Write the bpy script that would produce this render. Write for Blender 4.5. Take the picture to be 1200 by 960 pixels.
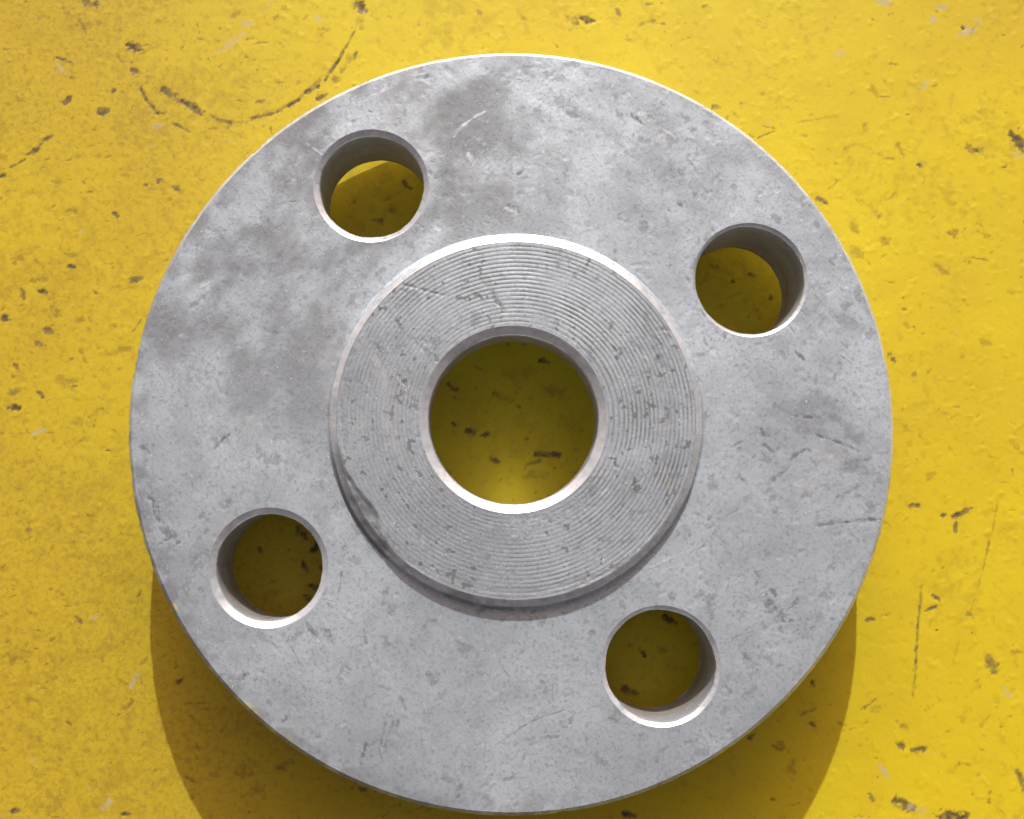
import bpy, math
import numpy as np
from mathutils import Matrix

# ------------------------------------------------------------------ scene, camera, light
for o in list(bpy.data.objects):
    bpy.data.objects.remove(o, do_unlink=True)
scene = bpy.context.scene
COL = scene.collection
MM = 0.001                                   # everything below is written in millimetres

cam_data = bpy.data.cameras.new("camera")
cam_data.sensor_width = 36.0
cam_data.lens = 36.0 * 1264.3 / 1200.0
cam_data.clip_start = 0.005
cam_data.clip_end = 50.0
cam = bpy.data.objects.new("camera", cam_data)
COL.objects.link(cam)
cam.matrix_world = Matrix(((0.999854, -0.000179, -0.017078, -2.454 * MM),
                           (-0.001445, 0.995474, -0.095026, -11.240 * MM),
                           (0.017018, 0.095036, 0.995328, 147.096 * MM),
                           (0, 0, 0, 1)))
scene.camera = cam

SUN_EL = math.radians(28.0)
SUN_AZ = math.radians(2.0)                   # from the top of the picture (+Y), positive towards +X
world = bpy.data.worlds.new("World")
scene.world = world
world.use_nodes = True
wn = world.node_tree.nodes
wn.clear()
sky = wn.new("ShaderNodeTexSky")
sky.sky_type = 'NISHITA'
sky.sun_disc = False
sky.sun_elevation = SUN_EL
sky.sun_rotation = SUN_AZ
sky.air_density = 0.6
sky.dust_density = 8.0
sky.ozone_density = 1.0
bg = wn.new("ShaderNodeBackground")
bg.inputs["Strength"].default_value = 0.115
wo = wn.new("ShaderNodeOutputWorld")
hs = wn.new("ShaderNodeHueSaturation")         # thin white haze over the whole sky
hs.inputs["Saturation"].default_value = 0.35
world.node_tree.links.new(sky.outputs["Color"], hs.inputs["Color"])
tint = wn.new("ShaderNodeMix")
tint.data_type = 'RGBA'
tint.blend_type = 'MULTIPLY'
tint.inputs[0].default_value = 1.0
tint.inputs[7].default_value = (1.25, 0.93, 0.80, 1.0)     # warm dusty haze
world.node_tree.links.new(hs.outputs["Color"], tint.inputs[6])
world.node_tree.links.new(tint.outputs[2], bg.inputs["Color"])
world.node_tree.links.new(bg.outputs["Background"], wo.inputs["Surface"])

sun_data = bpy.data.lights.new("sun", 'SUN')
sun_data.energy = 3.8
sun_data.angle = math.radians(0.53)
sun_data.color = (1.0, 0.995, 0.98)
sun = bpy.data.objects.new("sun", sun_data)
COL.objects.link(sun)
sun.rotation_euler = (math.radians(90) - SUN_EL, 0.0, math.pi - SUN_AZ)
sun.location = (0, 1, 1)

vs = scene.view_settings
vs.view_transform = 'Standard'
vs.look = 'None'
vs.gamma = 1.0
vs.exposure = 0.02
vs.use_curve_mapping = False
scene.cycles.caustics_reflective = True
scene.cycles.blur_glossy = 0.3

# ------------------------------------------------------------------ dimensions (mm)
R_OUT = 47.5          # outside radius of the flange
H_GAP = 3.32          # stub hub lifts the plate of the flange off the paint
THICK = 10.69
Z_BOT = H_GAP
Z_TOP = H_GAP + THICK
RF_H = 1.40           # height of the raised face
Z_RF = Z_TOP + RF_H
R_RF = 22.05
R_BORE = 10.45
RF_OFF = (0.35, 0.28)   # the raised face is turned slightly off centre
BORE_OFF = (0.0, 0.2)
PCD = 34.8
HOLE_ANG = [120.93, 30.93, 210.93, 300.93]
HOLE_OUT = 7.3
HOLE_IN = [6.55, 6.85, 6.45, 6.72]

# ------------------------------------------------------------------ numpy helpers
def hashtab(seed):
    return np.random.RandomState(seed).rand(256, 256)

def vnoise(x, y, f, seed):
    """smooth value noise in -1..1"""
    T = hashtab(seed)
    x = x * f + 37.1; y = y * f + 11.7
    xi = np.floor(x).astype(np.int64); yi = np.floor(y).astype(np.int64)
    u = x - xi; v = y - yi
    u = u * u * u * (u * (6 * u - 15) + 10); v = v * v * v * (v * (6 * v - 15) + 10)
    a = T[xi & 255, yi & 255]; b = T[(xi + 1) & 255, yi & 255]
    c = T[xi & 255, (yi + 1) & 255]; d = T[(xi + 1) & 255, (yi + 1) & 255]
    return 2 * ((a * (1 - u) + b * u) * (1 - v) + (c * (1 - u) + d * u) * v) - 1

def fbm(x, y, f, octv, seed, gain=0.5):
    s = 0; a = 1.0; n = 0
    for i in range(octv):
        k = 0.6 * i + seed                      # turn each octave so the lattice never shows
        xr = x * math.cos(k) - y * math.sin(k); yr = x * math.sin(k) + y * math.cos(k)
        s = s + a * vnoise(xr, yr, f * 2.03 ** i, seed * 13 + i)
        n += a; a *= gain
    return s / n

def sstep(a, b, x):
    t = np.clip((x - a) / (b - a), 0, 1)
    return t * t * (3 - 2 * t)

def parse(txt):
    out = []
    for s in txt.replace("\n", "").split(";"):
        if s.strip():
            v = s.split()
            out.append((*map(float, v[:6]), v[6]))
    return out

def strokes(x, y, marks, kinds, rough=0.9, nf=1.7, seed=5, soft=0.35, hole=0.55):
    """irregular blotches and scratches along short segments"""
    m = np.zeros_like(x)
    n = fbm(x, y, nf, 3, seed)
    n2 = fbm(x, y, nf * 2.6, 2, seed + 3)
    brk = sstep(-0.35, 0.2, fbm(x, y, 1.5, 2, seed + 6))
    for x0, y0, x1, y1, w, s, k in marks:
        if k not in kinds:
            continue
        pad = w * 2.4 + 0.3
        idx = np.nonzero((x > min(x0, x1) - pad) & (x < max(x0, x1) + pad) &
                         (y > min(y0, y1) - pad) & (y < max(y0, y1) + pad))[0]
        if not len(idx):
            continue
        px = x[idx] - x0; py = y[idx] - y0
        dx, dy = x1 - x0, y1 - y0
        L2 = dx * dx + dy * dy + 1e-9
        t = np.clip((px * dx + py * dy) / L2, 0, 1)
        wob = n[idx] * w * rough * 1.1 + n2[idx] * w * rough * 0.7
        d = np.hypot(px - t * dx, py - t * dy) + wob
        ww = w * (1 - 0.35 * np.abs(2 * t - 1) ** 3)
        m[idx] = np.maximum(m[idx], s * (1 - sstep(ww * soft, ww * 1.15 + 0.05, d)) * (1 - hole + hole * brk[idx]))
    return m

def make_mesh(name, co, quads, attrs=None, mat=None, parent=None, smooth=True, sharp=None):
    """one mesh object out of numpy arrays (vertices in mm)"""
    co = np.asarray(co, dtype=np.float32) * MM
    quads = np.asarray(quads, dtype=np.int32)
    me = bpy.data.meshes.new(name)
    k = quads.shape[1]
    me.vertices.add(len(co)); me.vertices.foreach_set("co", co.ravel())
    me.loops.add(quads.size); me.loops.foreach_set("vertex_index", quads.ravel())
    me.polygons.add(len(quads))
    me.polygons.foreach_set("loop_start", np.arange(0, quads.size, k, dtype=np.int32))
    me.update(calc_edges=True)
    for an, av in (attrs or {}).items():
        a = me.attributes.new(an, 'FLOAT', 'POINT')
        a.data.foreach_set("value", np.asarray(av, dtype=np.float32))
    if smooth:
        me.polygons.foreach_set("use_smooth", np.ones(len(quads), dtype=bool))
        if sharp:
            me.set_sharp_from_angle(angle=math.radians(sharp))
    me.validate()
    o = bpy.data.objects.new(name, me)
    COL.objects.link(o)
    if mat:
        me.materials.append(mat)
    if parent:
        o.parent = parent
    return o

def grid_quads(nr, nc, wrap=False, off=0, flip=False):
    """rows x columns of vertices -> quads; wrap joins last column to first"""
    c = np.arange(nc if wrap else nc - 1)
    r = np.arange(nr - 1)
    R, C = np.meshgrid(r, c, indexing='ij')
    C2 = (C + 1) % nc
    q = np.stack([R * nc + C, R * nc + C2, (R + 1) * nc + C2, (R + 1) * nc + C], -1).reshape(-1, 4) + off
    return q[:, ::-1] if flip else q

# ------------------------------------------------------------------ material helpers
def new_mat(name):
    m = bpy.data.materials.new(name)
    m.use_nodes = True
    nt = m.node_tree
    nt.nodes.clear()
    out = nt.nodes.new("ShaderNodeOutputMaterial")
    b = nt.nodes.new("ShaderNodeBsdfPrincipled")
    nt.links.new(b.outputs[0], out.inputs[0])
    return m, nt, b

class NT:
    def __init__(s, nt):
        s.nt = nt
        tc = nt.nodes.new("ShaderNodeTexCoord")
        mp = nt.nodes.new("ShaderNodeMapping")
        mp.inputs["Scale"].default_value = (1000, 1000, 1000)
        nt.links.new(tc.outputs["Object"], mp.inputs["Vector"])
        s.co = mp.outputs["Vector"]
    def link(s, a, b): s.nt.links.new(a, b)
    def attr(s, n):
        a = s.nt.nodes.new("ShaderNodeAttribute"); a.attribute_name = n
        return a.outputs["Fac"]
    def map(s, rot=0.0, scale=(1, 1, 1), loc=(0, 0, 0)):
        """turn first, then stretch, so streaks run along the turned axis"""
        v = s.co
        for r, k in ((rot, (1, 1, 1)), (0.0, scale)):
            m = s.nt.nodes.new("ShaderNodeMapping")
            m.inputs["Rotation"].default_value = (0, 0, r)
            m.inputs["Scale"].default_value = k
            m.inputs["Location"].default_value = loc
            s.link(v, m.inputs["Vector"])
            v = m.outputs["Vector"]
        return v
    def noise(s, scale, detail=4, rough=0.55, vec=None, dist=0.0):
        n = s.nt.nodes.new("ShaderNodeTexNoise")
        n.inputs["Scale"].default_value = scale
        n.inputs["Detail"].default_value = detail
        n.inputs["Roughness"].default_value = rough
        n.inputs["Distortion"].default_value = dist
        s.link(vec or s.co, n.inputs["Vector"])
        return n.outputs["Fac"]
    def rng(s, v, a, b, c=0.0, d=1.0):
        m = s.nt.nodes.new("ShaderNodeMapRange")
        m.interpolation_type = 'SMOOTHSTEP'
        for i, x in ((1, a), (2, b), (3, c), (4, d)):
            m.inputs[i].default_value = x
        s.link(v, m.inputs[0])
        return m.outputs[0]
    def math(s, op, a, b=None):
        m = s.nt.nodes.new("ShaderNodeMath"); m.operation = op
        for i, x in enumerate((a, b)):
            if x is None: continue
            if isinstance(x, (int, float)): m.inputs[i].default_value = x
            else: s.link(x, m.inputs[i])
        return m.outputs[0]
    def mix(s, fac, a, b):
        m = s.nt.nodes.new("ShaderNodeMix"); m.data_type = 'RGBA'
        for sock, x in ((m.inputs[0], fac), (m.inputs[6], a), (m.inputs[7], b)):
            if isinstance(x, tuple): sock.default_value = (*x, 1.0)
            elif isinstance(x, (int, float)): sock.default_value = x
            else: s.link(x, sock)
        return m.outputs[2]
    def bump(s, h, dist, strength=1.0, normal=None):
        b = s.nt.nodes.new("ShaderNodeBump")
        b.inputs["Distance"].default_value = dist
        b.inputs["Strength"].default_value = strength
        s.link(h, b.inputs["Height"])
        if normal: s.link(normal, b.inputs["Normal"])
        return b.outputs[0]

# ------------------------------------------------------------------ materials
def paint_material():
    m, nt, b = new_mat("yellow_enamel_paint")
    n = NT(nt)
    broad = n.noise(0.028, 3)
    mid = n.noise(0.16, 5, 0.6)
    fine = n.noise(1.3, 5, 0.65)
    grain = n.noise(5.0, 4, 0.6)
    c = n.mix(n.rng(broad, 0.35, 0.65), PAINT_A, PAINT_B)
    c = n.mix(n.rng(mid, 0.42, 0.75, 0, 0.35), c, PAINT_C)
    c = n.mix(n.rng(fine, 0.55, 0.82, 0, 0.35), c, PAINT_D)
    c = n.mix(n.rng(grain, 0.66, 0.84, 0, 0.22), c, PAINT_D)
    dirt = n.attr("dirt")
    grime_shade = n.attr("grime_shade")
    sp = n.math('ADD', n.noise(1.5, 6, 0.72, dist=0.5), n.math('MULTIPLY', grime_shade, 0.22))
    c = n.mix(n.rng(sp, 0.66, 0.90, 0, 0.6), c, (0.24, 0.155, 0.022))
    c = n.mix(n.math('MULTIPLY', grime_shade, 0.5), c, (0.33, 0.225, 0.030))
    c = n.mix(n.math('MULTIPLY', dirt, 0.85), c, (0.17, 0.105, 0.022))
    rust = n.mix(n.rng(n.noise(0.9, 4), 0.4, 0.62), (0.062, 0.050, 0.030), (0.15, 0.105, 0.045))
    c = n.mix(n.attr("chip"), c, rust)
    c = n.mix(n.math('MULTIPLY', n.attr("pale"), 0.85), c, (0.42, 0.39, 0.29))
    n.link(c, b.inputs["Base Color"])
    r = n.rng(fine, 0.3, 0.75, 0.46, 0.66)
    r = n.math('ADD', r, n.math('MULTIPLY', n.attr("chip"), 0.25))
    n.link(r, b.inputs["Roughness"])
    b.inputs["Specular IOR Level"].default_value = 0.32
    hgt = n.math('ADD', n.math('MULTIPLY', n.noise(1.1, 5, 0.6), 1.0), n.math('MULTIPLY', n.noise(4.5, 3, 0.6), 0.3))
    n.link(n.bump(hgt, 0.028 * MM, 1.0), b.inputs["Normal"])
    return m

def steel_material(name, dull=1.0, grime=(0.085, 0.089, 0.096)):
    m, nt, b = new_mat(name)
    n = NT(nt)
    broad = n.noise(0.075, 4, 0.55, dist=0.6)
    mid = n.noise(0.33, 5, 0.62, dist=0.4)
    fine = n.noise(2.2, 5, 0.68)
    spk = n.noise(7.0, 3, 0.6)
    c = n.mix(n.rng(broad, 0.30, 0.75), STEEL_A, STEEL_B)
    c = n.mix(n.rng(mid, 0.45, 0.75, 0, 0.35), c, STEEL_C)
    c = n.mix(n.rng(fine, 0.46, 0.70, 0, 0.75), c, STEEL_D)
    c = n.mix(n.rng(spk, 0.56, 0.78, 0, 0.6), c, STEEL_E)
    # fine directional rub marks
    s1 = n.noise(1.0, 4, 0.6, vec=n.map(0.9, (0.35, 9.0, 1.0)))
    s2 = n.noise(1.0, 4, 0.6, vec=n.map(-0.6, (0.3, 10.0, 1.0), (3, 8, 0)))
    c = n.mix(n.rng(s1, 0.56, 0.75, 0, 0.35), c, STEEL_D)
    c = n.mix(n.rng(s2, 0.60, 0.76, 0, 0.30), c, STEEL_E)
    c = n.mix(n.math('MULTIPLY', n.attr("stain"), 0.88), c, grime)
    wear = n.math('ADD', n.rng(n.noise(1.1, 5, 0.7), 0.36, 0.60, 0.12, 0.55), n.rng(n.noise(0.25, 3), 0.35, 0.6, 0.0, 0.35))
    c = n.mix(n.math('MULTIPLY', n.attr("shine"), wear), c, (0.78, 0.845, 0.90))
    glint = n.math('MULTIPLY', n.rng(n.noise(4.2, 3, 0.6), 0.645, 0.73), n.rng(n.noise(0.22, 3), 0.38, 0.60))
    c = n.mix(glint, c, (0.86, 0.92, 0.95))
    c = n.mix(n.math('MULTIPLY', n.attr("yellow"), 0.6), c, (0.52, 0.42, 0.06))
    n.link(c, b.inputs["Base Color"])
    met = n.math('ADD', STEEL_METAL, n.math('MULTIPLY', n.attr("shine"), 0.05))
    met = n.math('SUBTRACT', met, n.math('MULTIPLY', n.math('MAXIMUM', n.attr("stain"), n.attr("yellow")), 0.4))
    n.link(n.math('MAXIMUM', met, 0.0), b.inputs["Metallic"])
    r = n.rng(mid, 0.3, 0.7, 0.40 * dull, 0.58 * dull)
    r = n.math('SUBTRACT', r, n.math('MULTIPLY', n.attr("shine"), 0.22))
    n.link(r, b.inputs["Roughness"])
    h = n.math('ADD', n.math('MULTIPLY', fine, 0.5), n.math('MULTIPLY', spk, 0.4))
    h = n.math('ADD', h, n.math('MULTIPLY', s1, 0.5))
    h = n.math('ADD', h, n.math('MULTIPLY', s2, 0.35))
    n.link(n.bump(h, 0.035 * MM, 1.0), b.inputs["Normal"])
    return m

PAINT_A = (0.605, 0.515, 0.014)
PAINT_B = (0.590, 0.480, 0.012)
PAINT_C = (0.50, 0.380, 0.012)
PAINT_D = (0.40, 0.265, 0.018)
STEEL_A = (0.385, 0.470, 0.535)
STEEL_B = (0.515, 0.630, 0.710)
STEEL_C = (0.345, 0.385, 0.450)
STEEL_D = (0.260, 0.306, 0.348)
STEEL_E = (0.630, 0.735, 0.810)
STEEL_METAL = 0.5

MAT_PAINT = paint_material()
MAT_STEEL = steel_material("worn_bright_steel")
MAT_BORE = steel_material("machined_bore_steel", dull=0.8, grime=(0.20, 0.135, 0.075))   # oily brown grime inside the holes

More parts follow.
